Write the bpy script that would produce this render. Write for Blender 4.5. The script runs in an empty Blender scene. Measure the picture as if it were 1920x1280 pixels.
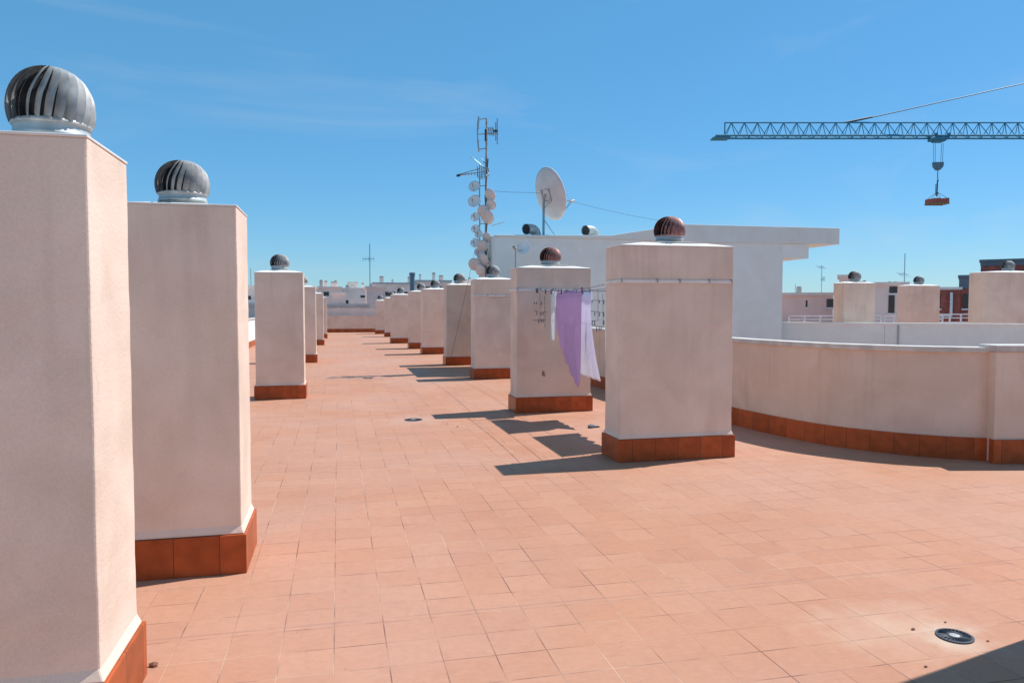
import bpy, bmesh, math, random
from mathutils import Vector, Matrix, noise as mnoise
R = math.radians
random.seed(7)
S = bpy.context.scene
COL = S.collection

# ---------------------------------------------------------------- camera
cd = bpy.data.cameras.new('camera'); cam = bpy.data.objects.new('camera', cd); COL.objects.link(cam)
cd.sensor_width = 36; cd.lens = 1400/1920*36; cd.clip_start = .05; cd.clip_end = 3000
cam.location = (0, 0, 1.65)
cam.rotation_euler = (R(90-2.577), 0, -math.atan(326/1400))
S.camera = cam
# ---------------------------------------------------------------- light
SUN_EL, SUN_AZ = R(59), R(14)          # azimuth measured from +X towards +Y
world = bpy.data.worlds.new("World"); S.world = world; world.use_nodes = True
nt = world.node_tree; nt.nodes.clear()
def N(t, kind, **kw):
    n = t.nodes.new(kind)
    for k, v in kw.items(): setattr(n, k, v)
    return n
out = N(nt, 'ShaderNodeOutputWorld'); bg = N(nt, 'ShaderNodeBackground'); bg.inputs['Strength'].default_value = .10
sky = N(nt, 'ShaderNodeTexSky', sky_type='NISHITA', sun_disc=False)
sky.sun_elevation = SUN_EL; sky.sun_rotation = R(90)-SUN_AZ
sky.altitude = 0; sky.air_density = 1.0; sky.dust_density = 0.25; sky.ozone_density = 3.5
hs = N(nt, 'ShaderNodeHueSaturation'); hs.inputs['Saturation'].default_value = 1.18
tn = N(nt, 'ShaderNodeMixRGB', blend_type='MULTIPLY'); tn.inputs[0].default_value = 1; tn.inputs[2].default_value = (.92, 1.11, 1.41, 1)
nt.links.new(sky.outputs[0], tn.inputs[1]); nt.links.new(tn.outputs[0], hs.inputs['Color'])
tc = N(nt, 'ShaderNodeTexCoord'); mp = N(nt, 'ShaderNodeMapping'); mp.inputs['Rotation'].default_value = (R(12), R(24), R(-28)); mp.inputs['Scale'].default_value = (1.2, 5.5, 9)
nt.links.new(tc.outputs['Generated'], mp.inputs[0])
nz = N(nt, 'ShaderNodeTexNoise'); nz.inputs['Scale'].default_value = 1.3; nz.inputs['Detail'].default_value = 6; nz.inputs['Distortion'].default_value = .8
nt.links.new(mp.outputs[0], nz.inputs['Vector'])
rp = N(nt, 'ShaderNodeValToRGB'); rp.color_ramp.elements[0].position = .52; rp.color_ramp.elements[1].position = .95
nt.links.new(nz.outputs[0], rp.inputs[0])
ml = N(nt, 'ShaderNodeMath', operation='MULTIPLY'); ml.inputs[1].default_value = .32
nt.links.new(rp.outputs[0], ml.inputs[0])
mx = N(nt, 'ShaderNodeMixRGB'); mx.inputs['Color2'].default_value = (6.2, 6.6, 7.2, 1)
vl = N(nt, 'ShaderNodeMixRGB'); vl.inputs[0].default_value = .4; vl.inputs[2].default_value = (1.9, 5.2, 6.5, 1)   # thin high veil that evens the blue
nt.links.new(hs.outputs[0], vl.inputs[1])
nt.links.new(ml.outputs[0], mx.inputs['Fac']); nt.links.new(vl.outputs[0], mx.inputs['Color1'])
nt.links.new(mx.outputs[0], bg.inputs['Color']); nt.links.new(bg.outputs[0], out.inputs[0])
sd = bpy.data.lights.new('sun', 'SUN'); sd.energy = 5.0; sd.angle = R(.53); sd.color = (.975, .98, .96)
so = bpy.data.objects.new('sun', sd); COL.objects.link(so)
sv = Vector((math.cos(SUN_EL)*math.cos(SUN_AZ), math.cos(SUN_EL)*math.sin(SUN_AZ), math.sin(SUN_EL)))
so.rotation_euler = sv.to_track_quat('Z', 'Y').to_euler(); so.location = sv*30
S.view_settings.view_transform = 'Standard'; S.view_settings.look = 'None'; S.view_settings.gamma = 1
S.view_settings.exposure = 0.06

# ---------------------------------------------------------------- materials
def newmat(name):
    m = bpy.data.materials.new(name); m.use_nodes = True
    return m, m.node_tree, m.node_tree.nodes['Principled BSDF']
def simple(name, col, rough=.6, metal=0, var=.12, scale=6, bump=0):
    m, t, b = newmat(name)
    b.inputs['Roughness'].default_value = rough; b.inputs['Metallic'].default_value = metal
    c = N(t, 'ShaderNodeTexCoord'); n = N(t, 'ShaderNodeTexNoise'); n.inputs['Scale'].default_value = scale; n.inputs['Detail'].default_value = 5
    t.links.new(c.outputs['Object'], n.inputs['Vector'])
    r = N(t, 'ShaderNodeValToRGB'); r.color_ramp.elements[0].position = .3; r.color_ramp.elements[1].position = .7
    r.color_ramp.elements[0].color = tuple(x*(1-var) for x in col)+(1,); r.color_ramp.elements[1].color = tuple(min(1, x*(1+var)) for x in col)+(1,)
    t.links.new(n.outputs[0], r.inputs[0]); t.links.new(r.outputs[0], b.inputs['Base Color'])
    if bump:
        bp = N(t, 'ShaderNodeBump'); bp.inputs['Strength'].default_value = bump; bp.inputs['Distance'].default_value = .01
        t.links.new(n.outputs[0], bp.inputs['Height']); t.links.new(bp.outputs[0], b.inputs['Normal'])
    return m
def stucco(name, col, stain=(.34, .27, .21), amt=.22, bump=.22, top=2.3, cloud=1.0):
    """rendered plaster: cloudy tone, vertical rain streaks, trowel bump, individual per object"""
    m, t, b = newmat(name); b.inputs['Roughness'].default_value = .9; b.inputs['Specular IOR Level'].default_value = .15
    c = N(t, 'ShaderNodeTexCoord'); oi = N(t, 'ShaderNodeObjectInfo')
    w = N(t, 'ShaderNodeMath', operation='MULTIPLY'); w.inputs[1].default_value = 37
    t.links.new(oi.outputs['Random'], w.inputs[0])
    def noise(scale, vec, det=5, dist=0):
        n = N(t, 'ShaderNodeTexNoise', noise_dimensions='4D'); n.inputs['Scale'].default_value = scale; n.inputs['Detail'].default_value = det; n.inputs['Distortion'].default_value = dist
        t.links.new(vec, n.inputs['Vector']); t.links.new(w.outputs[0], n.inputs['W']); return n
    P = c.outputs['Object']
    n1 = noise(1.7, P, 7, .9)
    r1 = N(t, 'ShaderNodeValToRGB'); r1.color_ramp.elements[0].position = .32; r1.color_ramp.elements[1].position = .68
    d = tuple(x*(1-.11*cloud) for x in col); l = tuple(min(1, x*(1+.06*cloud)) for x in col)
    r1.color_ramp.elements[0].color = (d[0], d[1]*.97, d[2]*.94, 1); r1.color_ramp.elements[1].color = l+(1,)
    t.links.new(n1.outputs[0], r1.inputs[0])
    mpp = N(t, 'ShaderNodeMapping'); mpp.inputs['Scale'].default_value = (7, 7, .55); t.links.new(P, mpp.inputs[0])
    n2 = noise(1.5, mpp.outputs[0], 4)
    r2 = N(t, 'ShaderNodeValToRGB'); r2.color_ramp.elements[0].position = .52; r2.color_ramp.elements[1].position = .78
    t.links.new(n2.outputs[0], r2.inputs[0])
    sx = N(t, 'ShaderNodeSeparateXYZ'); t.links.new(P, sx.inputs[0])
    hr = N(t, 'ShaderNodeMapRange'); hr.inputs[1].default_value = top-1.5; hr.inputs[2].default_value = top; hr.inputs[3].default_value = .25; hr.inputs[4].default_value = 1
    t.links.new(sx.outputs[2], hr.inputs[0])
    mm = N(t, 'ShaderNodeMath', operation='MULTIPLY'); t.links.new(r2.outputs[0], mm.inputs[0]); t.links.new(hr.outputs[0], mm.inputs[1])
    m2 = N(t, 'ShaderNodeMath', operation='MULTIPLY'); t.links.new(mm.outputs[0], m2.inputs[0]); m2.inputs[1].default_value = amt
    x = N(t, 'ShaderNodeMixRGB'); t.links.new(m2.outputs[0], x.inputs[0]); t.links.new(r1.outputs[0], x.inputs[1]); x.inputs[2].default_value = stain+(1,)
    # small scuffs
    n4 = noise(9, P, 6, 1.5); r4 = N(t, 'ShaderNodeValToRGB'); r4.color_ramp.elements[0].position = .64; r4.color_ramp.elements[1].position = .8
    t.links.new(n4.outputs[0], r4.inputs[0])
    m4 = N(t, 'ShaderNodeMath', operation='MULTIPLY'); m4.inputs[1].default_value = amt*.8; t.links.new(r4.outputs[0], m4.inputs[0])
    x2 = N(t, 'ShaderNodeMixRGB'); t.links.new(m4.outputs[0], x2.inputs[0]); t.links.new(x.outputs[0], x2.inputs[1]); x2.inputs[2].default_value = stain+(1,)
    n6 = noise(130, P, 3); r6 = N(t, 'ShaderNodeValToRGB'); r6.color_ramp.elements[0].position = .3; r6.color_ramp.elements[1].position = .7
    r6.color_ramp.elements[0].color = (.90, .89, .88, 1); r6.color_ramp.elements[1].color = (1, 1, 1, 1); t.links.new(n6.outputs[0], r6.inputs[0])
    x3 = N(t, 'ShaderNodeMixRGB', blend_type='MULTIPLY'); x3.inputs[0].default_value = 1; t.links.new(x2.outputs[0], x3.inputs[1]); t.links.new(r6.outputs[0], x3.inputs[2])
    vr = N(t, 'ShaderNodeMapRange'); vr.inputs[3].default_value = .90; vr.inputs[4].default_value = 1.04; t.links.new(oi.outputs['Random'], vr.inputs[0])
    x4 = N(t, 'ShaderNodeMixRGB', blend_type='MULTIPLY'); x4.inputs[0].default_value = 1; t.links.new(x3.outputs[0], x4.inputs[1]); t.links.new(vr.outputs[0], x4.inputs[2])
    t.links.new(x4.outputs[0], b.inputs['Base Color'])
    n3 = noise(60, P, 4); n5 = noise(5, P, 3)
    ad = N(t, 'ShaderNodeMath', operation='MULTIPLY_ADD'); ad.inputs[1].default_value = 2.5
    t.links.new(n5.outputs[0], ad.inputs[0]); t.links.new(n3.outputs[0], ad.inputs[2])
    bp = N(t, 'ShaderNodeBump'); bp.inputs['Strength'].default_value = bump; bp.inputs['Distance'].default_value = .008
    t.links.new(ad.outputs[0], bp.inputs['Height']); t.links.new(bp.outputs[0], b.inputs['Normal'])
    return m
def tiles(name, col, size=.265, dark=(.14, .05, .025), rough=.35, op='ADD'):
    """skirting tiles: joints on the two horizontal axes"""
    m, t, b = newmat(name); b.inputs['Roughness'].default_value = rough; b.inputs['Specular IOR Level'].default_value = .2
    c = N(t, 'ShaderNodeTexCoord'); s = N(t, 'ShaderNodeSeparateXYZ'); t.links.new(c.outputs['Object'], s.inputs[0])
    a = N(t, 'ShaderNodeMath', operation=op); t.links.new(s.outputs[0], a.inputs[0]); t.links.new(s.outputs[1], a.inputs[1])
    dv = N(t, 'ShaderNodeMath', operation='DIVIDE'); dv.inputs[1].default_value = size; t.links.new(a.outputs[0], dv.inputs[0])
    fr = N(t, 'ShaderNodeMath', operation='FRACT'); t.links.new(dv.outputs[0], fr.inputs[0])
    gt = N(t, 'ShaderNodeMath', operation='LESS_THAN'); gt.inputs[1].default_value = .022; t.links.new(fr.outputs[0], gt.inputs[0])
    fl = N(t, 'ShaderNodeMath', operation='FLOOR'); t.links.new(dv.outputs[0], fl.inputs[0])
    wn = N(t, 'ShaderNodeTexWhiteNoise', noise_dimensions='1D'); t.links.new(fl.outputs[0], wn.inputs[1])
    n = N(t, 'ShaderNodeTexNoise'); n.inputs['Scale'].default_value = 9; n.inputs['Detail'].default_value = 6; t.links.new(c.outputs['Object'], n.inputs[0])
    av = N(t, 'ShaderNodeMath', operation='MULTIPLY_ADD'); av.inputs[1].default_value = .4; t.links.new(wn.outputs[0], av.inputs[0]); t.links.new(n.outputs[0], av.inputs[2])
    r = N(t, 'ShaderNodeValToRGB'); r.color_ramp.elements[0].position = .35; r.color_ramp.elements[1].position = 1
    r.color_ramp.elements[0].color = tuple(x*.72 for x in col)+(1,); r.color_ramp.elements[1].color = tuple(x*1.3 for x in col)+(1,)
    t.links.new(av.outputs[0], r.inputs[0])
    x = N(t, 'ShaderNodeMixRGB'); t.links.new(gt.outputs[0], x.inputs[0]); t.links.new(r.outputs[0], x.inputs[1]); x.inputs[2].default_value = dark+(1,)
    t.links.new(x.outputs[0], b.inputs['Base Color'])
    return m
def floor_mat():
    m, t, b = newmat('terracotta floor tiles'); b.inputs['Specular IOR Level'].default_value = .28
    c = N(t, 'ShaderNodeTexCoord'); P = c.outputs['Object']
    mp = N(t, 'ShaderNodeMapping'); mp.inputs['Location'].default_value = (.035, .09, 0); t.links.new(P, mp.inputs[0])
    def mk_brick(c1, c2, cm, mort):
        br = N(t, 'ShaderNodeTexBrick'); br.offset = 0; br.squash = 1; br.offset_frequency = 2
        br.inputs['Scale'].default_value = 1; br.inputs['Brick Width'].default_value = .25; br.inputs['Row Height'].default_value = .25
        br.inputs['Mortar Size'].default_value = mort; br.inputs['Mortar Smooth'].default_value = .2; br.inputs['Bias'].default_value = 0
        br.inputs['Color1'].default_value = c1; br.inputs['Color2'].default_value = c2; br.inputs['Mortar'].default_value = cm
        t.links.new(mp.outputs[0], br.inputs['Vector']); return br
    br = mk_brick((.472, .208, .120, 1), (.508, .240, .145, 1), (.49, .23, .138, 1), .003)
    def noise(scale, det=6, dist=0, vec=P):
        n = N(t, 'ShaderNodeTexNoise'); n.inputs['Scale'].default_value = scale; n.inputs['Detail'].default_value = det; n.inputs['Distortion'].default_value = dist
        t.links.new(vec, n.inputs['Vector']); return n.outputs[0]
    def ramp(v, a, b_, ca=(0, 0, 0, 1), cb=(1, 1, 1, 1)):
        r = N(t, 'ShaderNodeValToRGB'); r.color_ramp.elements[0].position = a; r.color_ramp.elements[1].position = b_
        r.color_ramp.elements[0].color = ca; r.color_ramp.elements[1].color = cb; t.links.new(v, r.inputs[0]); return r.outputs[0]
    def mix(f, a, b_, mode='MIX'):
        x = N(t, 'ShaderNodeMixRGB', blend_type=mode)
        for v, i in ((f, 0), (a, 1), (b_, 2)):
            if isinstance(v, (int, float)): x.inputs[i].default_value = v
            elif isinstance(v, tuple): x.inputs[i].default_value = v
            else: t.links.new(v, x.inputs[i])
        return x.outputs[0]
    def mth(op, a, b_=None, c_=None):
        x = N(t, 'ShaderNodeMath', operation=op)
        for i, v in enumerate((a, b_, c_)):
            if v is None: continue
            if isinstance(v, (int, float)): x.inputs[i].default_value = v
            else: t.links.new(v, x.inputs[i])
        return x.outputs[0]
    col = br.outputs['Color']
    # worn, chalky zones / warmer clean zones
    col = mix(mth('MULTIPLY', ramp(noise(.35, 4, .5), .42, .66), .55), col, (0.522, 0.297, 0.217, 1))
    col = mix(mth('MULTIPLY', ramp(noise(.9, 6, .6), .5, .75), .35), col, (0.529, 0.225, 0.111, 1))
    col = mix(mth('MULTIPLY', ramp(noise(14, 8, 1), .45, .8), .32), col, (0.373, 0.169, 0.108, 1))
    mps = N(t, 'ShaderNodeMapping'); mps.inputs['Scale'].default_value = (2, 9, 1); t.links.new(P, mps.inputs[0])
    col = mix(mth('MULTIPLY', ramp(noise(6, 6, 0, mps.outputs[0]), .5, .75), .18), col, (0.616, 0.362, 0.262, 1))
    # joints: now dark, now filled with pale dust, often nearly invisible
    j = br.outputs['Fac']
    n8 = noise(1.1, 5, .3); n9 = noise(2.3, 5, 1.0)
    mps2 = N(t, 'ShaderNodeMapping'); mps2.inputs['Scale'].default_value = (1.6, 1, 1); mps2.inputs['Location'].default_value = (7, 3, 0); t.links.new(P, mps2.inputs[0])
    col = mix(mth('MULTIPLY', j, mth('MULTIPLY', ramp(noise(2.6, 5, .3, mps2.outputs[0]), .44, .6), 1.0)), col, (.20, .09, .065, 1))
    col = mix(mth('MULTIPLY', j, mth('MULTIPLY', ramp(n8, .50, .62), .6)), col, (0.655, 0.434, 0.301, 1))
    # movement joint across the terrace
    s = N(t, 'ShaderNodeSeparateXYZ'); t.links.new(P, s.inputs[0])
    for yy, wd, st in ((7.79, .012, .55), (3.96, .007, .5), (16.3, .02, .4), (26, .03, .4)):
        d = mth('ABSOLUTE', mth('SUBTRACT', mth('MULTIPLY_ADD', noise(3, 3), .006, s.outputs[1]), yy))
        col = mix(mth('MULTIPLY', mth('MULTIPLY', mth('LESS_THAN', d, wd), st), ramp(n9, .35, .5)), col, (.30, .16, .13, 1))
    # lime and dust round the drain, dirt spots
    def blob(x, y, rx, ry, colr, st, thr=.5):
        dx = mth('DIVIDE', mth('SUBTRACT', s.outputs[0], x), rx); dy = mth('DIVIDE', mth('SUBTRACT', s.outputs[1], y), ry)
        d = mth('SQRT', mth('ADD', mth('MULTIPLY', dx, dx), mth('MULTIPLY', dy, dy)))
        e = mth('SUBTRACT', 1.25, mth('MULTIPLY_ADD', noise(5, 5), 1.0, d)); e2 = N(t, 'ShaderNodeClamp'); t.links.new(e, e2.inputs[0])
        return mix(mth('MULTIPLY', e2.outputs[0], st), col, colr)
    col = blob(2.8, 3.25, .75, .55, (0.643, 0.470, 0.346, 1), .55)
    col = blob(3.0, 3.08, .28, .26, (0.632, 0.521, 0.406, 1), .95)
    col = blob(1.07, 11.0, .7, .8, (0.568, 0.362, 0.275, 1), .7)
    col = blob(.67, 17.8, 1.1, 1.1, (0.340, 0.185, 0.144, 1), .5)
    col = blob(3.0, 3.08, .13, .12, (.30, .22, .16, 1), .55)
    col = mix(ramp(noise(3.7, 2, 0), .76, .775), col, (.30, .16, .12, 1))
    col = mix(mth('MULTIPLY', ramp(noise(38, 3, 0), .70, .74), .45), col, (.25, .12, .08, 1))
    t.links.new(col, b.inputs['Base Color'])
    t.links.new(ramp(noise(1.3, 5), .3, .7, (.5, .5, .5, 1), (.8, .8, .8, 1)), b.inputs['Roughness'])
    h = mth('MULTIPLY_ADD', noise(16, 6, .6), .9, mth('MULTIPLY', j, -1))
    h = mth('MULTIPLY_ADD', noise(2.2, 3), 1.2, h)
    bp = N(t, 'ShaderNodeBump'); bp.inputs['Strength'].default_value = .6; bp.inputs['Distance'].default_value = .005
    t.links.new(h, bp.inputs['Height']); t.links.new(bp.outputs[0], b.inputs['Normal'])
    return m
M = dict(
    floor=floor_mat(),
    stucco=stucco('cream pink stucco', (.90, .70, .565)),
    stuccow=stucco('wall stucco', (.86, .66, .53), amt=.3, top=1.2),
    white=stucco('white painted render', (.80, .89, .87), stain=(.55, .55, .54), amt=.15, top=4, cloud=.35),
    whitewall=stucco('white parapet paint', (.93, .97, .93), stain=(.6, .62, .6), amt=.2, top=1.3, cloud=.4),
    cap=simple('cement cap', (.80, .74, .68), .85, var=.1, scale=4, bump=.3),
    coping=simple('coping stone', (.60, .54, .48), .8, var=.2, scale=5, bump=.3),
    plinth=tiles('skirting tiles', (.42, .088, .025)),
    plinthc=tiles('curved wall skirting tiles', (.44, .095, .028), size=.36, op='SUBTRACT'),
    galv=simple('galvanised steel', (.43, .42, .40), .62, .3, .35, 14),
    galvd=simple('weathered galvanised steel', (.40, .37, .35), .65, .2, .35, 14),
    rust=simple('rust tinted steel', (.42, .20, .17), .5, .35, .5, 16),
    neck=simple('dull zinc sheet', (.42, .44, .43), .6, .3, .2, 10),
    ant=simple('aluminium', (.25, .36, .42), .45, .6, .1),
    dark=simple('dark opening', (.015, .015, .018), .7, 0, .1),
    rub=simple('black plastic', (.03, .03, .035), .5),
    dish=simple('dish enamel', (.66, .60, .58), .5, 0, .08, 3),
    dishw=simple('white dish enamel', (.80, .80, .78), .4, 0, .06, 3),
    crane=simple('blue crane paint', (.045, .21, .33), .8, 0, .2, 2),
    crane_d=simple('dark crane steel', (.04, .05, .07), .5, .3, .2),
    brickred=simple('red clay bricks', (.42, .10, .07), .8, 0, .4, 8),
    wood=simple('pallet wood', (.30, .19, .10), .8),
    rope=simple('steel cable', (.05, .06, .08), .5, .5),
    wire=simple('plastic coated line', (.16, .13, .17), .6),
    purple=simple('purple cotton', (.66, .42, .66), .85, 0, .06, 5),
    cloth=simple('white cotton', (.90, .91, .93), .85, 0, .05, 5),
    win=simple('dark window glass', (.03, .03, .035), .15, 0, .2),
    frame=simple('white window frame', (.75, .75, .75), .5),
    pipe=simple('blue grey pipe', (.11, .18, .23), .5),
    red=simple('oxblood facade', (.33, .085, .06), .8, 0, .4, 3),
    greyroof=simple('grey roof edge', (.40, .42, .45), .8, 0, .15, 1),
    pinkf=simple('far pink render', (.86, .64, .56), .9, 0, .12, .8),
    greyf=simple('far grey render', (.80, .70, .64), .9, 0, .10, .8),
    whitef=simple('far white render', (.87, .84, .80), .9, 0, .08, .8),
    slate=simple('dark grey cladding', (.13, .15, .18), .6, 0, .15, 1),
    rail=simple('white railing paint', (.78, .78, .78), .5),
    lead=simple('grate plastic', (.035, .04, .055), .55),
    leaf=simple('dry leaf', (.22, .09, .05), .8),
    earth=simple('street ground', (.20, .18, .16), .9, 0, .3, .05),
)
for k_, tc_ in (('purple', (.80, .58, .80, 1)), ('cloth', (.92, .94, .96, 1))):      # thin cloth lets the sun through
    t = M[k_].node_tree; b = t.nodes['Principled BSDF']; o_ = t.nodes['Material Output']
    tr = N(t, 'ShaderNodeBsdfTranslucent'); tr.inputs[0].default_value = tc_
    ms = N(t, 'ShaderNodeMixShader'); ms.inputs[0].default_value = .22 if k_ == 'purple' else .45
    t.links.new(b.outputs[0], ms.inputs[1]); t.links.new(tr.outputs[0], ms.inputs[2]); t.links.new(ms.outputs[0], o_.inputs[0])
# ---------------------------------------------------------------- mesh tools
class MB:
    def __init__(s): s.bm = bmesh.new()
    def box(s, x0, x1, y0, y1, z0, z1):
        v = [s.bm.verts.new(p) for p in ((x0,y0,z0),(x1,y0,z0),(x1,y1,z0),(x0,y1,z0),(x0,y0,z1),(x1,y0,z1),(x1,y1,z1),(x0,y1,z1))]
        for f in ((3,2,1,0),(4,5,6,7),(0,1,5,4),(1,2,6,5),(2,3,7,6),(3,0,4,7)): s.bm.faces.new([v[i] for i in f])
        return s
    def rings(s, rs, close=True, caps=True):
        """rs: list of equal-length loops of points"""
        L = [[s.bm.verts.new(p) for p in r] for r in rs]; n = len(L[0])
        for a, b in zip(L, L[1:]):
            for i in range(n if close else n-1):
                j = (i+1) % n; s.bm.faces.new((a[i], a[j], b[j], b[i]))
        if caps and close:
            s.bm.faces.new(L[0][::-1]); s.bm.faces.new(L[-1])
        return s
    def lathe(s, prof, n=24, c=(0,0,0), caps=True):
        return s.rings([[(c[0]+r*math.cos(2*math.pi*i/n), c[1]+r*math.sin(2*math.pi*i/n), c[2]+z) for i in range(n)] for r, z in prof], True, caps)
    def tube(s, pts, r, n=8, caps=True):
        pts = [Vector(p) for p in pts]; rs = []
        rr = r if isinstance(r, (list, tuple)) else [r]*len(pts)
        ref = None
        for i, p in enumerate(pts):
            d = (pts[min(i+1, len(pts)-1)]-pts[max(i-1, 0)]).normalized()
            if ref is None: ref = d.orthogonal().normalized()
            u = (ref-d*ref.dot(d)).normalized(); ref = u; v = d.cross(u)
            rs.append([p+(u*math.cos(2*math.pi*k/n)+v*math.sin(2*math.pi*k/n))*rr[i] for k in range(n)])
        return s.rings(rs, True, caps)
    def prism(s, poly, axis, a, b):
        """extrude a 2-d polygon along an axis ('y': poly is x,z; 'z': poly is x,y)"""
        f = (lambda q, t: (q[0], t, q[1])) if axis == 'y' else (lambda q, t: (q[0], q[1], t))
        return s.rings([[f(q, a) for q in poly], [f(q, b) for q in poly]])
    def build(s, name, mat, parent=None, loc=None, smooth=False, bevel=0, fix=True):
        if fix: bmesh.ops.recalc_face_normals(s.bm, faces=s.bm.faces)
        if bevel:
            bmesh.ops.bevel(s.bm, geom=[e for e in s.bm.edges if len(e.link_faces) == 2 and e.calc_face_angle(0) > .6], offset=bevel, segments=2, affect='EDGES', profile=.5)
        me = bpy.data.meshes.new(name); s.bm.to_mesh(me); s.bm.free()
        me.materials.append(M[mat] if isinstance(mat, str) else mat)
        if smooth:
            for p in me.polygons: p.use_smooth = True
        o = bpy.data.objects.new(name, me); COL.objects.link(o)
        if parent: o.parent = parent
        if loc: o.location = loc
        return o
def tag(o, label=None, cat=None, group=None, kind=None):
    if label: o['label'] = label
    if cat: o['category'] = cat
    if group: o['group'] = group
    if kind: o['kind'] = kind
    return o
def empty(name, loc, label, cat, group=None, rz=0):
    o = bpy.data.objects.new(name, None); COL.objects.link(o); o.empty_display_size = .2
    o.location = loc; o.rotation_euler = (0, 0, rz); return tag(o, label, cat, group)
def copy_tree(o, parent=None):
    c = o.copy(); COL.objects.link(c)
    if parent: c.parent = parent
    for ch in list(o.children): copy_tree(ch, c)
    return c

# ---------------------------------------------------------------- ground and floor
b = MB(); b.box(-600, 900, -200, 1500, -13, -12); tag(b.build('street_ground', 'earth'), kind='structure')
b = MB(); b.box(-3.85, 30, -6, 53, -.4, 0); tag(b.build('terrace_floor', 'floor'), kind='structure')

# ---------------------------------------------------------------- vent turbine meshes (shared)
def wavy(bm_builder_pts, n): pass
def turbine_meshes():
    out = {}
    for key in ('galv', 'galvd', 'rust'):
        s = MB(); nv = 24; nr = 14; rad = .186; hgt = .225
        for k in range(nv):
            rows = []
            for i in range(nr+1):
                t = i/nr
                ph = R(-22)+t*R(112)                         # latitude
                rr = rad*max(.0, math.cos(ph))**.85 if ph > 0 else rad*math.cos(ph)
                z = .131+.157*math.sin(ph)
                a0 = 2*math.pi*k/nv + .62*t + .25*max(0, .3-t)
                row = []
                for q in range(4):
                    u = q/3
                    a = a0+u*2*math.pi/nv*(.80+.2*t*t)
                    r_ = rr-min(.030, rr*.35)*(1-u)**.8*min(1, (1-t)*2.5)
                    row.append((r_*math.cos(a), r_*math.sin(a), z))
                rows.append(row)
            s.rings(rows, close=False)
        s.lathe([(.001, .288), (.04, .284), (.045, .276), (.001, .272)], 16)
        s.lathe([(.160, .078), (.168, .076), (.168, .066), (.160, .064)], 28)
        bm = s.bm; me = bpy.data.meshes.new('turbine_head'); bm.to_mesh(me); bm.free()
        for p in me.polygons: p.use_smooth = True
        me.materials.append(M[key]); out[key] = me
    s = MB(); s.lathe([(.160, .022), (.166, .022), (.166, .034), (.161, .036), (.159, .06), (.159, .082), (.15, .082), (.15, .022)], 32)
    me = bpy.data.meshes.new('collar'); s.bm.to_mesh(me); s.bm.free(); me.materials.append(M['neck'])
    for p in me.polygons: p.use_smooth = True
    out['collar'] = me
    s = MB(); s.lathe([(.146, -.03), (.146, .03)], 32, caps=False)
    me = bpy.data.meshes.new('turbine_vent'); s.bm.to_mesh(me); s.bm.free(); me.materials.append(M['neck'])
    for p in me.polygons: p.use_smooth = True
    out['neck'] = me
    s = MB(); s.lathe([(.135, .02), (.140, .085), (.146, .13), (.138, .18), (.11, .225), (.06, .26), (.01, .272)], 16)  # added near-black filler, paints the shade seen between the vanes
    me = bpy.data.meshes.new('shade_core'); s.bm.to_mesh(me); s.bm.free(); me.materials.append(M['dark'])
    out['core'] = me
    return out
TM = turbine_meshes()
def turbine(parent, x, y, z, kind='galv', label=None, rz=0, sc=.957, zs=1):
    o = bpy.data.objects.new('turbine_vent', TM['neck']); COL.objects.link(o); o.parent = parent; o.location = (x, y, z); o.rotation_euler = (0, 0, rz); o.scale = (sc, sc, zs)
    if label: o['label'] = label
    for nm, k in (('turbine_head', kind), ('collar', 'collar'), ('gap_shade_core', 'core')):
        c = bpy.data.objects.new(nm, TM[k]); COL.objects.link(c); c.parent = o
    return o

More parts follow.
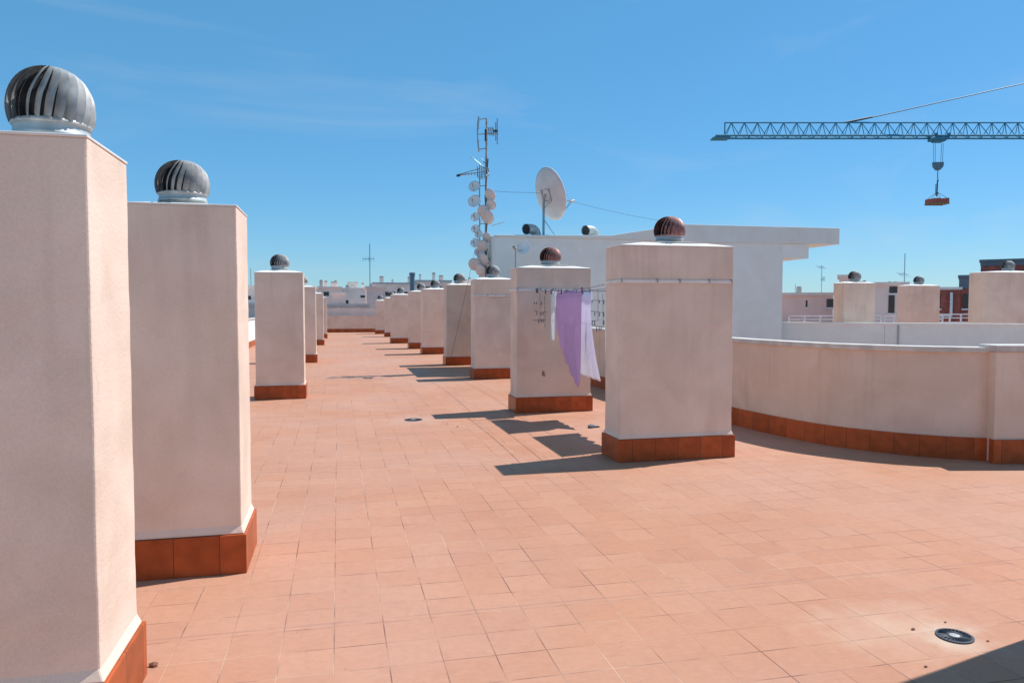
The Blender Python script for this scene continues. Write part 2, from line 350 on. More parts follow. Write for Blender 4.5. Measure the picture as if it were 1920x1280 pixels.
# ---------------------------------------------------------------- ventilation shafts
def rect_ring(x0, x1, y0, y1, z, sk=0): return [(x0, y0, z), (x1, y0+sk, z), (x1, y1+sk, z), (x0, y1, z)]
GR = 'plastered ventilation shafts with spinning roof vents'
def shaft(x0, x1, y0, y1, h, label, tk='galv', tlabel=None, rail=False, bevel=.012, seed=0, group=GR, vx=None, rise=.045):
    """x0..x1,y0..y1: outline of the body"""
    cx, cy = (x0+x1)/2, (y0+y1)/2; hx, hy = (x1-x0)/2, (y1-y0)/2
    root = empty('ventilation_shaft', (cx, cy, 0), label, 'ventilation shaft', group)
    e = .03
    s = MB()
    rnd = random.Random(seed); nz_ = 22 if seed in (1, 2, 7, 8, 3, 9) else 4
    zs = [.27]+[.295+(h-.295)*(k+1)/nz_ for k in range(nz_)]; q_ = .0013 if nz_ > 5 else .003
    s.rings([rect_ring(-hx-.019, hx+.019, -hy-.019, hy+.019, .2465)] + [rect_ring(-hx-.001, hx+.001, -hy-.001, hy+.001, .295)] +
            [[(x+rnd.uniform(-q_, q_), y+rnd.uniform(-q_, q_), z) for x, y, z in rect_ring(-hx, hx, -hy, hy, zz)] for zz in zs[1:]])
    s.build('body', 'stucco', root, bevel=bevel*.7)
    s = MB(); s.rings([rect_ring(-hx-e, hx+e, -hy-e, hy+e, 0), rect_ring(-hx-e, hx+e, -hy-e, hy+e, .245)]); s.build('plinth', 'plinth', root, bevel=.003 if bevel else 0)
    s = MB(); k = .003; vo = (vx-cx) if vx is not None else 0
    s.rings([rect_ring(-hx-k, hx+k, -hy-k, hy+k, h-.001), rect_ring(-hx-k, hx+k, -hy-k, hy+k, h+.010), rect_ring(-hx*.62, hx*.62, -hy*.66, hy*.66, h+.012+rise*.7), rect_ring(vo-.17, vo+.17, -.17, .17, h+.014+rise)])
    s.build('cap', 'cap', root, bevel=.003 if bevel else 0)
    turbine(root, (vx-cx) if vx is not None else 0, 0, h+.014+rise, tk, tlabel, rz=rnd.uniform(0, 6), sc={1: .825, 2: .88}.get(seed, .93), zs=1.05 if seed == 1 else 1)
    if rail:
        zr = 1.93; s = MB(); a, g = .013, .004
        # thin flat bar round the body with small brackets
        for (p, q, r_, t_) in ((-hx-a, hx+a, -hy-a, -hy-a+g), (-hx-a, hx+a, hy+a-g, hy+a), (-hx-a, -hx-a+g, -hy-a+g, hy+a-g), (hx+a-g, hx+a, -hy-a+g, hy+a-g)):
            s.box(p, q, r_, t_, zr-.018, zr+.018)
        s.build('clothesline_rail', 'cap', root)
        for fx in (-1, -.38, 0.02, .55, .96):
            s = MB(); s.box(fx*hx-.010, fx*hx+.010, -hy-a-.004, -hy-.0005, zr+.020, zr+.030).box(fx*hx-.005, fx*hx+.005, -hy-a-.012, -hy-a-.001, zr-.012, zr+.028); s.build('bracket', 'galvd', root)
    return root
shaft(-1.42, -.885, 3.03, 3.56, 2.27, 'nearest plastered shaft, cut off by the left edge, with large grey spinning vent', 'galv', seed=1, vx=-1.085, rise=.0)
shaft(-1.47, -.60, 4.87, 5.42, 2.27, 'second plastered shaft on the left, its shaded front and tiled plinth behind the nearest', 'galvd', seed=2, rise=.012, vx=-.955)
shaft(-1.45, -.61, 14.06, 14.6, 2.28, 'left hand shaft standing alone beyond the two tall near ones', 'galvd', seed=3)
shaft(-1.45, -.655, 23.25, 23.8, 2.27, 'left row shaft half hidden behind the lone one', 'galvd', seed=4, bevel=0)
shaft(-1.45, -.63, 34.0, 34.6, 2.27, 'narrow sliver of shaft, fifth along the left row', 'galvd', seed=5, bevel=0)
shaft(-1.45, -.60, 41.7, 42.3, 2.2, 'farthest shaft at the end of the left row beside the end wall', 'galvd', seed=6, bevel=0)
shaft(2.925, 4.235, 7.46, 7.93, 2.31, 'largest right hand shaft with rail round it and a reddish vent, beside the curved wall', 'rust', 'reddish spinning vent', rail=True, seed=7)
hk = shaft(2.72, 3.93, 11.33, 11.80, 2.27, 'shaft behind the hanging purple sheet', 'rust', 'reddish brown spinning vent', rail=True, seed=8)
shaft(3.07, 4.02, 16.95, 17.5, 2.3, 'right row shaft in front of the mast of small dishes', 'galvd', rail=True, seed=9)
shaft(3.02, 3.86, 21.25, 21.8, 2.3, 'right row shaft with a dark round vent, left of the dish mast', 'galvd', 'dark spinning vent', seed=10, bevel=0)
shaft(2.92, 3.9, 26.5, 27.1, 2.3, 'middle shaft of the far right row, in front of the tall blue grey pipe', 'galvd', seed=11, bevel=0)
shaft(2.80, 3.8, 30.2, 30.8, 2.3, 'shaft sixth along the right row, narrow front showing', 'galvd', seed=12, bevel=0)
shaft(2.40, 3.35, 35.0, 35.6, 2.25, 'wide far shaft seventh along the right row', 'galvd', seed=13, bevel=0)
shaft(2.60, 3.4, 43.0, 43.6, 2.2, 'thin sliver of shaft eighth along the right row', 'galvd', seed=14, bevel=0)
shaft(2.31, 2.95, 47.8, 48.4, 2.1, 'farthest small shaft of the right row, against the end wall', 'galvd', seed=15, bevel=0)
shaft(3.80, 5.1, 2.43, 3.10, 2.5, 'shaft just outside the frame whose shadow falls in the bottom right corner', 'galv', seed=16)
G2 = 'shafts on the neighbouring roof beyond the white parapet'
shaft(13.62, 14.62, 18.05, 18.5, 2.33, 'neighbouring roof shaft nearest the white stair tower', 'galvd', seed=17, group=G2)
shaft(18.95, 20.2, 21.75, 22.3, 2.4, 'middle shaft of the three on the neighbouring roof', 'galvd', seed=18, group=G2)
shaft(17.3, 19.3, 17.0, 17.6, 2.62, 'largest neighbouring roof shaft at the right edge, below the dark topped red building', 'galvd', seed=19, group=G2)

s = MB(); s.tube([(-.18, -.236, .62), (-.18, -.25, .62), (-.175, -.275, .61), (-.17, -.28, .57)], .012, 8); s.box(-.20, -.16, -.2375, -.2352, .58, .66); s.build('wall_tap', 'rust', hk)
# ---------------------------------------------------------------- parapets
def offset_path(pts, d):
    res = []
    for i, p in enumerate(pts):
        a = Vector(pts[max(i-1, 0)]); c = Vector(pts[min(i+1, len(pts)-1)]); t = (c-a).normalized(); n = Vector((-t.y, t.x))
        res.append((p[0]+n.x*d, p[1]+n.y*d))
    return res
def ribbon(pts, d0, d1, z0, z1):
    A, B = offset_path(pts, d0), offset_path(pts, d1); s = MB()
    s.rings([[(a[0], a[1], z0), (b_[0], b_[1], z0), (b_[0], b_[1], z1), (a[0], a[1], z1)] for a, b_ in zip(A, B)]); return s
def catmull(P, k=6):
    res = []
    for i in range(len(P)-1):
        p0, p1, p2, p3 = [Vector(P[max(0, min(len(P)-1, j))]) for j in (i-1, i, i+1, i+2)]
        for q in range(k):
            t = q/k; res.append(tuple(.5*((2*p1)+(-p0+p2)*t+(2*p0-5*p1+4*p2-p3)*t*t+(-p0+3*p1-3*p2+p3)*t**3)))
    res.append(tuple(P[-1])); return res
path = catmull([(5.24, 17.6), (5.24, 14.8), (5.30, 12), (5.42, 9.6), (5.52, 8.6), (5.70, 7.85), (5.98, 7.35), (6.35, 6.93), (6.85, 6.62), (7.6, 6.42), (9.2, 6.1)])
root = empty('curved_parapet', (6, 7.3, 0), 'low curved plastered wall with tiled skirting sweeping round the light well on the right', 'parapet wall')
inv = Matrix.Translation((-6, -7.3, 0))
def loc6(o): o.location = (-6, -7.3, 0); return o
loc6(ribbon(path, .02, .2, 0, 1.165).build('wall', 'stuccow', root))
loc6(ribbon(path, .0, .0195, 0, .245).build('skirting', 'plinthc', root))
loc6(ribbon(path, -.012, .225, 1.166, 1.225).build('coping', 'coping', root, bevel=.006))
# projecting pier at the right
s = MB(); s.prism([(6.76, 6.50), (9.0, 6.02), (9.1, 6.3), (6.84, 6.7)], 'z', 0, 1.185); 
p = s.build('pier', 'stuccow', root, bevel=.008); loc6(p)
s = MB(); s.prism([(6.735, 6.475), (9.0, 5.99), (9.1, 6.1), (6.80, 6.60)], 'z', 0, .255); loc6(s.build('pier_skirting', 'plinthc', root))
s = MB(); s.prism([(6.745, 6.485), (9.0, 6.0), (9.1, 6.33), (6.83, 6.80)], 'z', 1.186, 1.255); loc6(s.build('pier_coping', 'coping', root, bevel=.006))

def straight_wall(name, x0, x1, y0, y1, h, label, mat='stuccow', side=None, cop=True, cat='parapet wall', copmat='coping'):
    cx, cy = (x0+x1)/2, (y0+y1)/2
    r_ = empty(name, (cx, cy, 0), label, cat)
    s = MB(); s.box(x0-cx, x1-cx, y0-cy, y1-cy, 0, h-.06); s.build('wall', mat, r_)
    if cop:
        s = MB(); s.box(x0-cx-.02, x1-cx+.02, y0-cy-.02, y1-cy+.02, h-.059, h); s.build('coping', copmat, r_)
    if side == '+x': s = MB(); s.box(x1-cx+.0005, x1-cx+.018, y0-cy, y1-cy, 0, .245); s.build('skirting', 'plinth', r_)
    if side == '-y': s = MB(); s.box(x0-cx, x1-cx, y0-cy-.018, y0-cy-.0005, 0, .245); s.build('skirting', 'plinth', r_)
    return r_
lw = straight_wall('side_parapet', -3.8, -3.6, -6, 51, 1.2, 'long low sunlit wall along the left side of the terrace, glimpsed beside the lone shaft', 'whitewall', '+x')
straight_wall('end_parapet', -3.55, 12, 51.4, 51.6, 1.14, 'low pink wall with dark skirting closing the far end of the terrace', 'stuccow', '-y')
straight_wall('back_wall', -3.2, 12, 52.2, 52.4, 1.66, 'taller plain pink wall just behind the low end wall', 'pinkf')
# white parapet beyond the light well
A0, A1 = Vector((11.85, 19.05)), Vector((17.4, 14.75)); d = (A1-A0).normalized(); L = (A1-A0).length
r_ = empty('white_parapet', (A0.x, A0.y, 0), 'long pale white wall across the light well, running right from the stair tower', 'parapet wall', rz=math.atan2(d.y, d.x))
s = MB(); s.box(0, 3.02, 0, .2, 0, 1.2); s.box(3.03, L, 0, .2, 0, 1.2); s.build('wall', 'whitewall', r_)
s = MB(); s.box(-.02, L, -.025, .225, 1.201, 1.25); s.build('coping', 'whitewall', r_)
s = MB(); s.tube([(3.35, -.03, 0), (3.35, -.03, 1.19)], .02); s.build('downpipe', 'neck', r_)

# ---------------------------------------------------------------- white stair tower
r_ = empty('stair_tower', (3.83, 18.25, 0), 'white flat roofed stair tower with stepped overhang, carrying the big satellite dish', 'building')
r_.scale = (1.028, 1, 1.015)
prof = [(0, 0), (7.79, 0), (7.79, 1.31), (7.795, 1.31+.0)]
s = MB(); s.prism([(0, 0), (7.79, 0), (7.79, 2.95), (7.79, 3.345), (4.95, 3.322), (2.93, 3.358), (0, 3.358)], 'y', 0, 1.25); s.build('wall', 'white', r_)
s = MB(); s.prism([(.0, 3.361), (2.95, 3.361), (4.95, 3.325), (9.48, 3.36), (9.48, 3.80), (4.95, 3.79), (2.95, 3.46), (0, 3.41)], 'y', -.03, 2.9); s.build('roof_slab', 'white', r_, bevel=.01)
s = MB(); s.prism([(7.792, 2.962), (8.58, 2.962), (8.58, 3.352), (7.792, 3.345)], 'y', .02, 2.3); s.build('overhang', 'white', r_, bevel=.01)
s = MB(); s.prism([(3.0, 0), (7.70, 0), (7.70, 2.96), (3.0, 3.2)], 'y', 1.2505, 3.4); s.build('rear_wall', 'white', r_)
# pink chimney block beside its left corner
r2 = empty('chimney_block', (4.22, 20.2, 0), 'pink rendered block behind the left corner of the white stair tower', 'chimney')
s = MB(); s.box(-.32, .3, -.3, .4, 0, 3.42); s.build('body', 'stucco', r2, bevel=.01)
s = MB(); s.box(-.35, .33, -.33, .43, 3.421, 3.47); s.build('cap', 'cap', r2)

# ---------------------------------------------------------------- dishes
def dish_mesh(s, c, nrm, rx, ry, depth=.16, n=24, rings=5, thick=.012):
    """paraboloid shell; c centre of rim plane, nrm the way it faces"""
    nrm = Vector(nrm).normalized(); c = Vector(c)
    up = Vector((0, 0, 1)); u = up.cross(nrm).normalized(); v = nrm.cross(u)
    front, back = [], []
    for k in range(rings+1):
        t = k/rings*.999+.001
        for lst, off in ((front, 0), (back, -thick)):
            lst.append([c+u*(rx*t*math.cos(2*math.pi*i/n))+v*(ry*t*math.sin(2*math.pi*i/n))+nrm*(-(1-t*t)*depth*rx*2+off) for i in range(n)])
    s.rings(front[::-1] and (front+back[::-1]), True, True)
    return u, v, nrm
r_ = empty('satellite_dish', (5.22, 18.8, 3.45), 'big pinkish grey satellite dish on a post on top of the white stair tower', 'satellite dish')
def rel(o, root): o.location = tuple(-x for x in root.location); return o
nrm = Vector((.93, .36, .30)); c0 = Vector((5.41, 18.8, 4.60))
s = MB(); u, v, n_ = dish_mesh(s, c0, nrm, .60, .70, .12, 40, 8, .014); rel(s.build('reflector', 'dish', r_, smooth=True), r_)
s = MB(); s.lathe([(.07, 0), (.03, .02), (.03, .1)], 16, (5.22, 18.8, 3.46)); s.tube([(5.22, 18.8, 3.46), (5.22, 18.8, 4.40)], .032, 12); rel(s.build('post', 'ant', r_), r_)
s = MB(); bk = c0-n_*.16
s.tube([(5.22, 18.8, 4.35), (5.22, 18.8, 4.55), tuple(bk)], .03, 10)
for sx in (-1, 1): s.tube([tuple(bk+u*.16*sx+v*.16), tuple(bk+u*.16*sx-v*.16), (5.22, 18.8, 4.20)], .014)
s.tube([tuple(bk+u*.16*math.cos(a)+v*.16*math.sin(a)+n_*.015) for a in [i*math.pi/8 for i in range(17)]], .012)
rel(s.build('mount', 'galvd', r_), r_)
s = MB(); fp = c0+n_*.62-v*.33; s.tube([tuple(c0-v*.70), tuple(fp)], .013); s.tube([tuple(c0+u*.55), tuple(fp)], .006); s.tube([tuple(c0-u*.55), tuple(fp)], .006); rel(s.build('feed_arm', 'ant', r_), r_)
s = MB(); s.tube([tuple(fp+n_*.1), tuple(fp-n_*.02), tuple(fp-n_*.06)], [.035, .035, .055], 12); rel(s.build('feed_horn', 'neck', r_), r_)
s = MB(); s.tube([(5.22, 18.8, 3.95), (5.64, 19.0, 3.47)], .012); rel(s.build('strut', 'ant', r_), r_)

r_ = empty('small_mesh_dish', (4.19, 17.62, 0), 'small translucent round dish on a thin post in front of the white stair tower', 'satellite dish')
s = MB(); s.tube([(4.19, 17.62, 0), (4.19, 17.62, 3.1)], .014); rel(s.build('post', 'ant', r_), r_)
s = MB(); dish_mesh(s, (4.38, 17.58, 3.10), (-.5, -.75, .4), .17, .17, .14, 24, 5, .004); rel(s.build('reflector', 'dishw', r_, smooth=True), r_)
s = MB(); s.tube([(4.38, 17.62, 3.04), (4.19, 17.62, 3.02), (4.14, 17.5, 3.08)], .012); s.tube([(4.17, 17.52, 3.06), (4.10, 17.42, 3.10)], .035, 10); rel(s.build('feed_horn', 'galvd', r_), r_)

# cowls
def cowl(x, y, z, label, rz):
    r_ = empty('roof_cowl', (x, y, z), label, 'roof cowl', 'black mouthed ducts on the stair tower roof', rz)
    pts = [(.22, 0, 0), (.22, 0, .10), (.19, 0, .17), (.12, 0, .215), (.02, 0, .225), (-.12, 0, .21)]
    s = MB(); s.tube(pts, [.13, .13, .13, .13, .13, .135], 20, caps=False); s.build('elbow', 'neck', r_, smooth=True)
    s = MB(); s.tube([(-.05, 0, .219), (-.122, 0, .209)], [.12, .128], 20); s.build('mouth', 'dark', r_)
    s = MB(); s.tube([(-.12, 0, .21), (-.145, 0, .207)], [.138, .138], 20, caps=False); s.build('rim', 'rub', r_)
    s = MB(); s.rings([rect_ring(.0, .62, -.2, .2, 0), rect_ring(.1, .42, -.14, .14, .07)]); s.build('flashing', 'galvd', r_)
    return r_
cowl(4.85, 18.8, 3.46, 'black mouthed cowl beside the foot of the big dish', R(28))
cowl(6.46, 18.8, 3.46, 'black mouthed cowl standing alone in the middle of the stair tower roof', R(28))

# mast with yagis and a stack of dishes
mx, my = 3.735, 19.0
def sc(px, py, dy=0):      # nominal measuring grid of the mast: 74 units to the metre
    return Vector((mx+(px-911)/74*.97+dy*.2, my-(px-911)/74*.23+dy, 1.65+(577-py)/74*1.02))
r_ = empty('antenna_mast', (mx, my, 0), 'tall mast with two aerials and a stack of small dishes, left of the stair tower', 'antenna mast')
s = MB(); s.tube([(mx, my, 0), (mx, my, 4.0), tuple(sc(912.5, 226))], [.034, .032, .026], 10); rel(s.build('pole', 'galvd', r_), r_)
s = MB(); p0, p1 = sc(899, 520), sc(899, 336); s.tube([tuple(p0), tuple(p1)], .016)
for py in (350, 420, 500): s.tube([tuple(sc(899, py)), tuple(sc(911, py))], .012)
rel(s.build('side_pole', 'ant', r_), r_)
s = MB()
for k in range(3):
    s.tube([tuple(sc(911+1.5*k+2*math.sin(q*.9+k), 300+q*14, -.05+.02*k)) for q in range(15)], .008, 5)
rel(s.build('cable_run', 'rub', r_), r_)
def yagi(parts):
    for nm, segs, r0, mat in parts:
        s = MB()
        for a, b_ in segs: s.tube([tuple(a), tuple(b_)], r0, 6)
        o = rel(s.build(nm, mat, r_), r_); 
seg = []
for dy in (-.22, -.07, .08, .23):
    pts = [(898, 227), (896, 236), (895, 255), (896, 274), (898, 284)]
    for a, b_ in zip(pts, pts[1:]): seg.append((sc(*a, dy), sc(*b_, dy)))
for py in (228, 241, 269, 283): seg.append((sc(897, py, -.24), sc(897, py, .25)))
seg += [(sc(896, 255), sc(935, 253)), (sc(897, 228), sc(912, 226)), (sc(897, 283), sc(912, 281))]
for px, h in ((933, 24), (930, 17), (925, 7), (921, 6), (917, 6)):
    seg.append((sc(px, 250-h, .0), sc(px, 250+h, .0)))
    if h < 10: seg.append((sc(px-2, 250-5, -.15), sc(px+2, 250+5, .15)))
yagi([('yagi_aerial', seg, .014, 'ant'), ('dipole_box', [(sc(911, 246), sc(911, 268)), (sc(925, 249), sc(934, 249))], .03, 'rub')])
seg = [(sc(855, 331), sc(914, 323)), (sc(857, 330), sc(900, 318)), (sc(884, 297), sc(912, 320)), (sc(902, 300), sc(914, 314))]
for px in range(860, 895, 6): seg.append((sc(px, 329, -.10), sc(px, 329, .10)))
for px, h in ((895, 9), (899, 12), (903, 12), (907, 10), (912, 8), (916, 6)): seg += [(sc(px, 325-h, -.1), sc(px+1, 325+h, .1)), (sc(px, 325+h, -.12), sc(px+1, 325-h, .12))]
yagi([('yagi_aerial', seg, .013, 'ant'), ('aerial_tip', [(sc(855, 331.5), sc(862, 330.5))], .03, 'rub')])
seg = [(sc(922, 424), sc(946, 417))]; yagi([('stub_arm', seg, .01, 'galvd')])
for i, (px, py, rad, facing, mat) in enumerate([(889, 352, .145, 'l', 'dishw'), (889, 379, .165, 'l', 'dishw'), (891, 408, .12, 'l', 'dishw'), (891, 430, .11, 'l', 'dishw'), (890, 456, .12, 'l', 'dishw'),
        (889, 496, .155, 'r', 'dish'), (919, 368, .155, 'r', 'dish'), (906, 398, .15, 'r', 'dish'), (914, 408, .19, 'r', 'dish'), (904, 462, .15, 'r', 'dish'), (905, 487, .17, 'r', 'dish'), (921, 386, .13, 'r', 'dish'), (899, 473, .13, 'l', 'dish'), (913, 446, .12, 'r', 'dish'), (900, 507, .15, 'r', 'dish'), (897, 440, .10, 'l', 'dishw')]):
    c = sc(px, py, -.12); nr = (-.35, -.85, .42) if facing == 'l' else (.85, -.15, .35)
    if facing == 'r': nr = (.35, .8, .42) if i % 2 else (.62, .6, .4)
    rad *= 1.12
    s = MB(); u, v, n_ = dish_mesh(s, c, nr, rad*.92, rad, .13, 20, 4, .008)
    o = rel(s.build('dish', mat, r_, smooth=True), r_)
    s = MB(); f_ = c+n_*rad*1.1-v*rad*.5; s.tube([tuple(c-v*rad), tuple(f_)], .006, 6); s.tube([tuple(f_+n_*.04), tuple(f_-n_*.03)], .022, 8)
    s.tube([tuple(c-n_*rad*.28), tuple(sc(899 if px < 900 else 911, py))], .011, 6)
    k = s.build('feed_arm', 'galvd', o)
# guy wires
for k, (a, b_, lab) in enumerate([(sc(913, 358), Vector((5.13, 18.8, 4.62)), 'thin cable strung from the dish mast to the big dish'),
                  (Vector((5.70, 18.9, 4.50)), Vector((9.6, 19.1, 3.90)), 'thin cable sloping from the big dish down to the higher stair tower roof'),
                  (sc(905, 400), Vector((3.0, 20.6, .05)), 'thin guy wire running from the dish mast down to the left')]):
    mid = (a+b_)/2-Vector((0, 0, .05*(a-b_).length*.3))
    s = MB(); s.tube([tuple(a), tuple(a.lerp(mid, .5)-Vector((0, 0, .01))), tuple(mid), tuple(b_)], .004, 5); tag(s.build('guy_wire', 'rope'), lab, 'cable', 'cables round the dish mast')

# ---------------------------------------------------------------- clotheslines and washing
GL = 'washing lines strung between the rails of the right hand shafts'
def line(x, y0, y1, z0, z1, lab, sag=.05):
    pts = [(x, y0+(y1-y0)*t/12, z0+(z1-z0)*t/12-sag*4*(t/12)*(1-t/12)) for t in range(13)]
    s = MB(); s.tube(pts, .0035, 6); return tag(s.build('clothesline', 'wire'), lab, 'clothesline', GL)
line(3.0, 7.962, 11.298, 1.93, 1.93, 'washing line nearest the open terrace, with the peg hanger on it')
line(3.26, 7.962, 11.298, 1.93, 1.93, 'washing line carrying the purple sheet')
line(3.52, 7.962, 11.298, 1.93, 1.93, 'washing line carrying the white sheets right of the purple one')
line(3.78, 7.962, 11.298, 1.93, 1.93, 'empty washing line farthest from the open terrace, toward the curved wall')
for x, q in ((3.15, 'left'), (3.85, 'right')):
    line(x, 11.832, 16.918, 1.93, 1.93, 'empty washing line running back from the shaft behind the purple sheet, on its %s side' % q, .08)
def sheet(name, mat, x, ya, yb, ztop, bottom, label, seed, fold=.02, over=.35, skewy=0, nf=9):
    """cloth folded over a line along Y; bottom(u) gives the hem height, u 0 at ya .. 1 at yb"""
    s = MB(); nu, nv = 60, 40; rnd = random.Random(seed); ph = [rnd.uniform(0, 6.3) for _ in range(5)]
    rows = []
    for i in range(nu+1):
        u = i/nu; y = ya+(yb-ya)*u; row = []
        lo = bottom(u); ov = ztop-over*(1+.15*math.sin(5*u+ph[0]))
        for j in range(-10, nv+1):
            if j < 0:
                t = -j/10; z = ztop+(ov-ztop)*t; side = 1
            else:
                t = j/nv; z = ztop+(lo-ztop)*t; side = -1
            w = fold*(.25+t)*(math.sin(nf*2*math.pi*u/2+ph[1]+t*1.2)+.5*math.sin(nf*1.7*math.pi*u+ph[2]-t)+.3*math.sin(nf*4.1*u+ph[3]+2*t))
            dx = side*(.006+.010*min(1, t*6))+w*(1 if side < 0 else .5)
            if j == 0: dx = 0
            zz = z + (.006 if j == 0 else 0)
            row.append((x+dx, y+skewy*t*t*(u if side < 0 else 0)+.2*fold*math.sin(7*u+3*t), zz))
        rows.append(row)
    s.rings(rows, close=False)
    o = s.build(name, mat, smooth=True, fix=False); tag(o, label, 'laundry', 'washing on the lines')
    md = o.modifiers.new('thick', 'SOLIDIFY'); md.thickness = .002
    return o
def pb(u):      # u=0 far ... 1 near
    return 1.50-.96*min(1, (u/.88))**.55 if u < .88 else .54+.30*((u-.88)/.12)**1.5
sheet('bed_sheet', 'purple', 3.26, 10.96, 9.74, 1.885, pb, 'purple sheet hanging to a point on the line', 3, .006, .05, nf=10)
sheet('towel', 'cloth', 3.26, 11.27, 11.02, 1.90, lambda u: 1.13+.02*u, 'narrow white towel left of the purple sheet', 4, .007, .3, nf=3)
sheet('pillow_case', 'cloth', 3.52, 10.62, 10.12, 1.885, lambda u: .66-.02*u, 'white cloth hanging right of the purple sheet', 5, .010, .12, skewy=-.45, nf=8)
sheet('white_sheet', 'cloth', 3.50, 9.45, 8.15, 1.885, lambda u: .72+.03*math.sin(3*u), 'long white sheet hidden behind the largest right hand shaft, seen by its shadow', 6, .02, .5)
def hanger(x, y, z, label, n=3):
    r_ = empty('peg_hanger', (x, y, z), label, 'peg hanger', 'peg hangers on the washing lines')
    s = MB(); s.tube([(0, 0, 0), (0, .02, .03), (0, .05, .01)], .003, 5); s.tube([(0, 0, 0), (0, 0, -.42)], .003, 5); s.tube([(.08, .02, -.02), (.08, .0, -.5)], .003, 5); s.build('chain', 'rub', r_)
    rn = random.Random(int(y*100))
    for k in range(n):
        zz = -.13-.13*k+rn.uniform(-.03, .03); q0 = rn.uniform(-.04, .03); s = MB(); s.tube([(-.11+q0, -.02, zz+rn.uniform(-.03, .03)), (.10+q0, .04, zz+rn.uniform(-.03, .02))], .004, 6)
        s.build('crossbar', 'rub', r_)
        for q in rn.sample((-.09, -.05, -.02, .02, .05, .09), 3):
            s = MB(); hh_ = rn.uniform(.04, .075); s.box(q-.005, q+.005, -.008, .008, zz-hh_, zz-.001); s.build('peg', 'wire', r_)
    return r_
hanger(3.0, 11.0, 1.85, 'dark peg hanger dangling left of the purple sheet')
hanger(3.70, 10.35, 1.88, 'peg hanger dangling right of the white cloth, beside the largest shaft', 4)
random.seed(11)
for x, ys in ((3.26, (10.9, 10.5, 10.0, 9.78, 11.2)), (3.52, (10.55, 10.2)), (3.0, (9.0, 9.9, 10.7, 11.15, 11.22, 10.4))):
    for y in ys:
        z = 1.93-.05*4*((y-7.962)/3.336)*(1-(y-7.962)/3.336)
        s = MB(); s.box(-.006, .006, -.005, .005, -.045, .025).box(.008, .012, -.005, .005, -.045, .025); o = s.build('clothes_peg', 'wire', loc=(x, y, z)); tag(o, {3.26: 'small dark clothes peg on the line of the purple sheet', 3.52: 'small dark clothes peg on the line of the white sheets', 3.0: 'small dark clothes peg on the line nearest the open terrace'}[x], 'clothes peg', 'clothes pegs on the line %s' % {3.26: 'of the purple sheet', 3.52: 'of the white sheets', 3.0: 'nearest the open terrace'}[x])

# ---------------------------------------------------------------- small things on the floor
def drain(x, y, label, rad=.098):
    r_ = empty('floor_drain', (x, y, 0), label, 'floor drain', 'round floor drains')
    s = MB(); s.lathe([(rad, .001), (rad*1.0, .007), (rad*.86, .008), (rad*.86, .001)], 40, caps=False); s.build('rim', 'lead', r_)
    s = MB(); s.lathe([(.001, .002), (rad*.86, .002)], 32, caps=False); s.build('sump', 'dark', r_)
    s = MB()
    for k in range(24):
        a = 2*math.pi*k/24; ca, sa = math.cos(a), math.sin(a)
        s.tube([(rad*.42*ca, rad*.42*sa, .006), (rad*.86*ca, rad*.86*sa, .006)], .0032, 5)
    s.lathe([(rad*.42, .003), (rad*.42, .010), (rad*.30, .0105), (rad*.30, .003)], 24, caps=False)
    s.build('grate', 'lead', r_)
    s = MB(); s.lathe([(.001, .0092), (rad*.29, .0085), (rad*.29, .003)], 20, caps=False); s.build('hub', 'galv', r_)
    return r_
drain(3.003, 3.083, 'round dark floor drain ringed with lime in the bottom right foreground', .086)
drain(1.066, 10.993, 'round floor drain in the middle of the terrace, left of the shadows', .13)
drain(.67, 17.77, 'farthest floor drain, in a dirty patch of the terrace', .12)
def crumb(x, y, r0, label, mat='leaf', name='dry_leaf', cat='debris'):
    s = MB(); rnd = random.Random(int(x*1000)); n = 9
    s.rings([[(r0*f*math.cos(2*math.pi*i/n)*(1+rnd.uniform(-.3, .3)), r0*f*.7*math.sin(2*math.pi*i/n)*(1+rnd.uniform(-.3, .3)), z) for i in range(n)] for f, z in ((1, .002), (1.05, .012*r0/.02), (.4, .02*r0/.02))])
    o = s.build(name, mat, loc=(x, y, 0)); tag(o, label, cat, 'bits of litter on the floor')
crumb(-.845, 3.66, .02, 'small brown leaf beside the plinth of the nearest shaft')
crumb(2.618, 2.846, .008, 'reddish crumb on the tiles left of the foreground drain')
crumb(2.86, 3.20, .010, 'brown crumb just left of the foreground drain')
crumb(3.09, 3.235, .007, 'brown crumb just beyond the foreground drain')
crumb(3.12, 3.0, .007, 'tiny crumb at the right rim of the foreground drain')
crumb(1.6, 10.2, .012, 'brown speck on the tiles right of the middle drain')
crumb(1.5, 10.5, .010, 'small speck just right of the middle drain')
SL = .7
r_ = empty('slipper', (3.42, 9.72, 0), 'pale and dark slipper lying under the washing, left of the largest right hand shaft', 'slipper', rz=R(200))
s = MB(); s.rings([[(-.13, -.03, z), (-.1, -.045, z), (0, -.035, z), (.09, -.05, z), (.14, 0, z), (.09, .05, z), (0, .035, z), (-.1, .045, z), (-.13, .03, z)] for z in (.002, .022)]); s.build('sole', 'rub', r_)
s = MB(); s.rings([[(xx, .05*math.cos(a)*f, .02+.06*math.sin(a)*f) for a in [math.pi*k/8 for k in range(9)]] for xx, f in ((.0, .85), (.05, 1), (.10, .9), (.135, .5))], close=False); s.build('strap', 'slate', r_, smooth=True)
r_.scale = (SL, SL, SL)

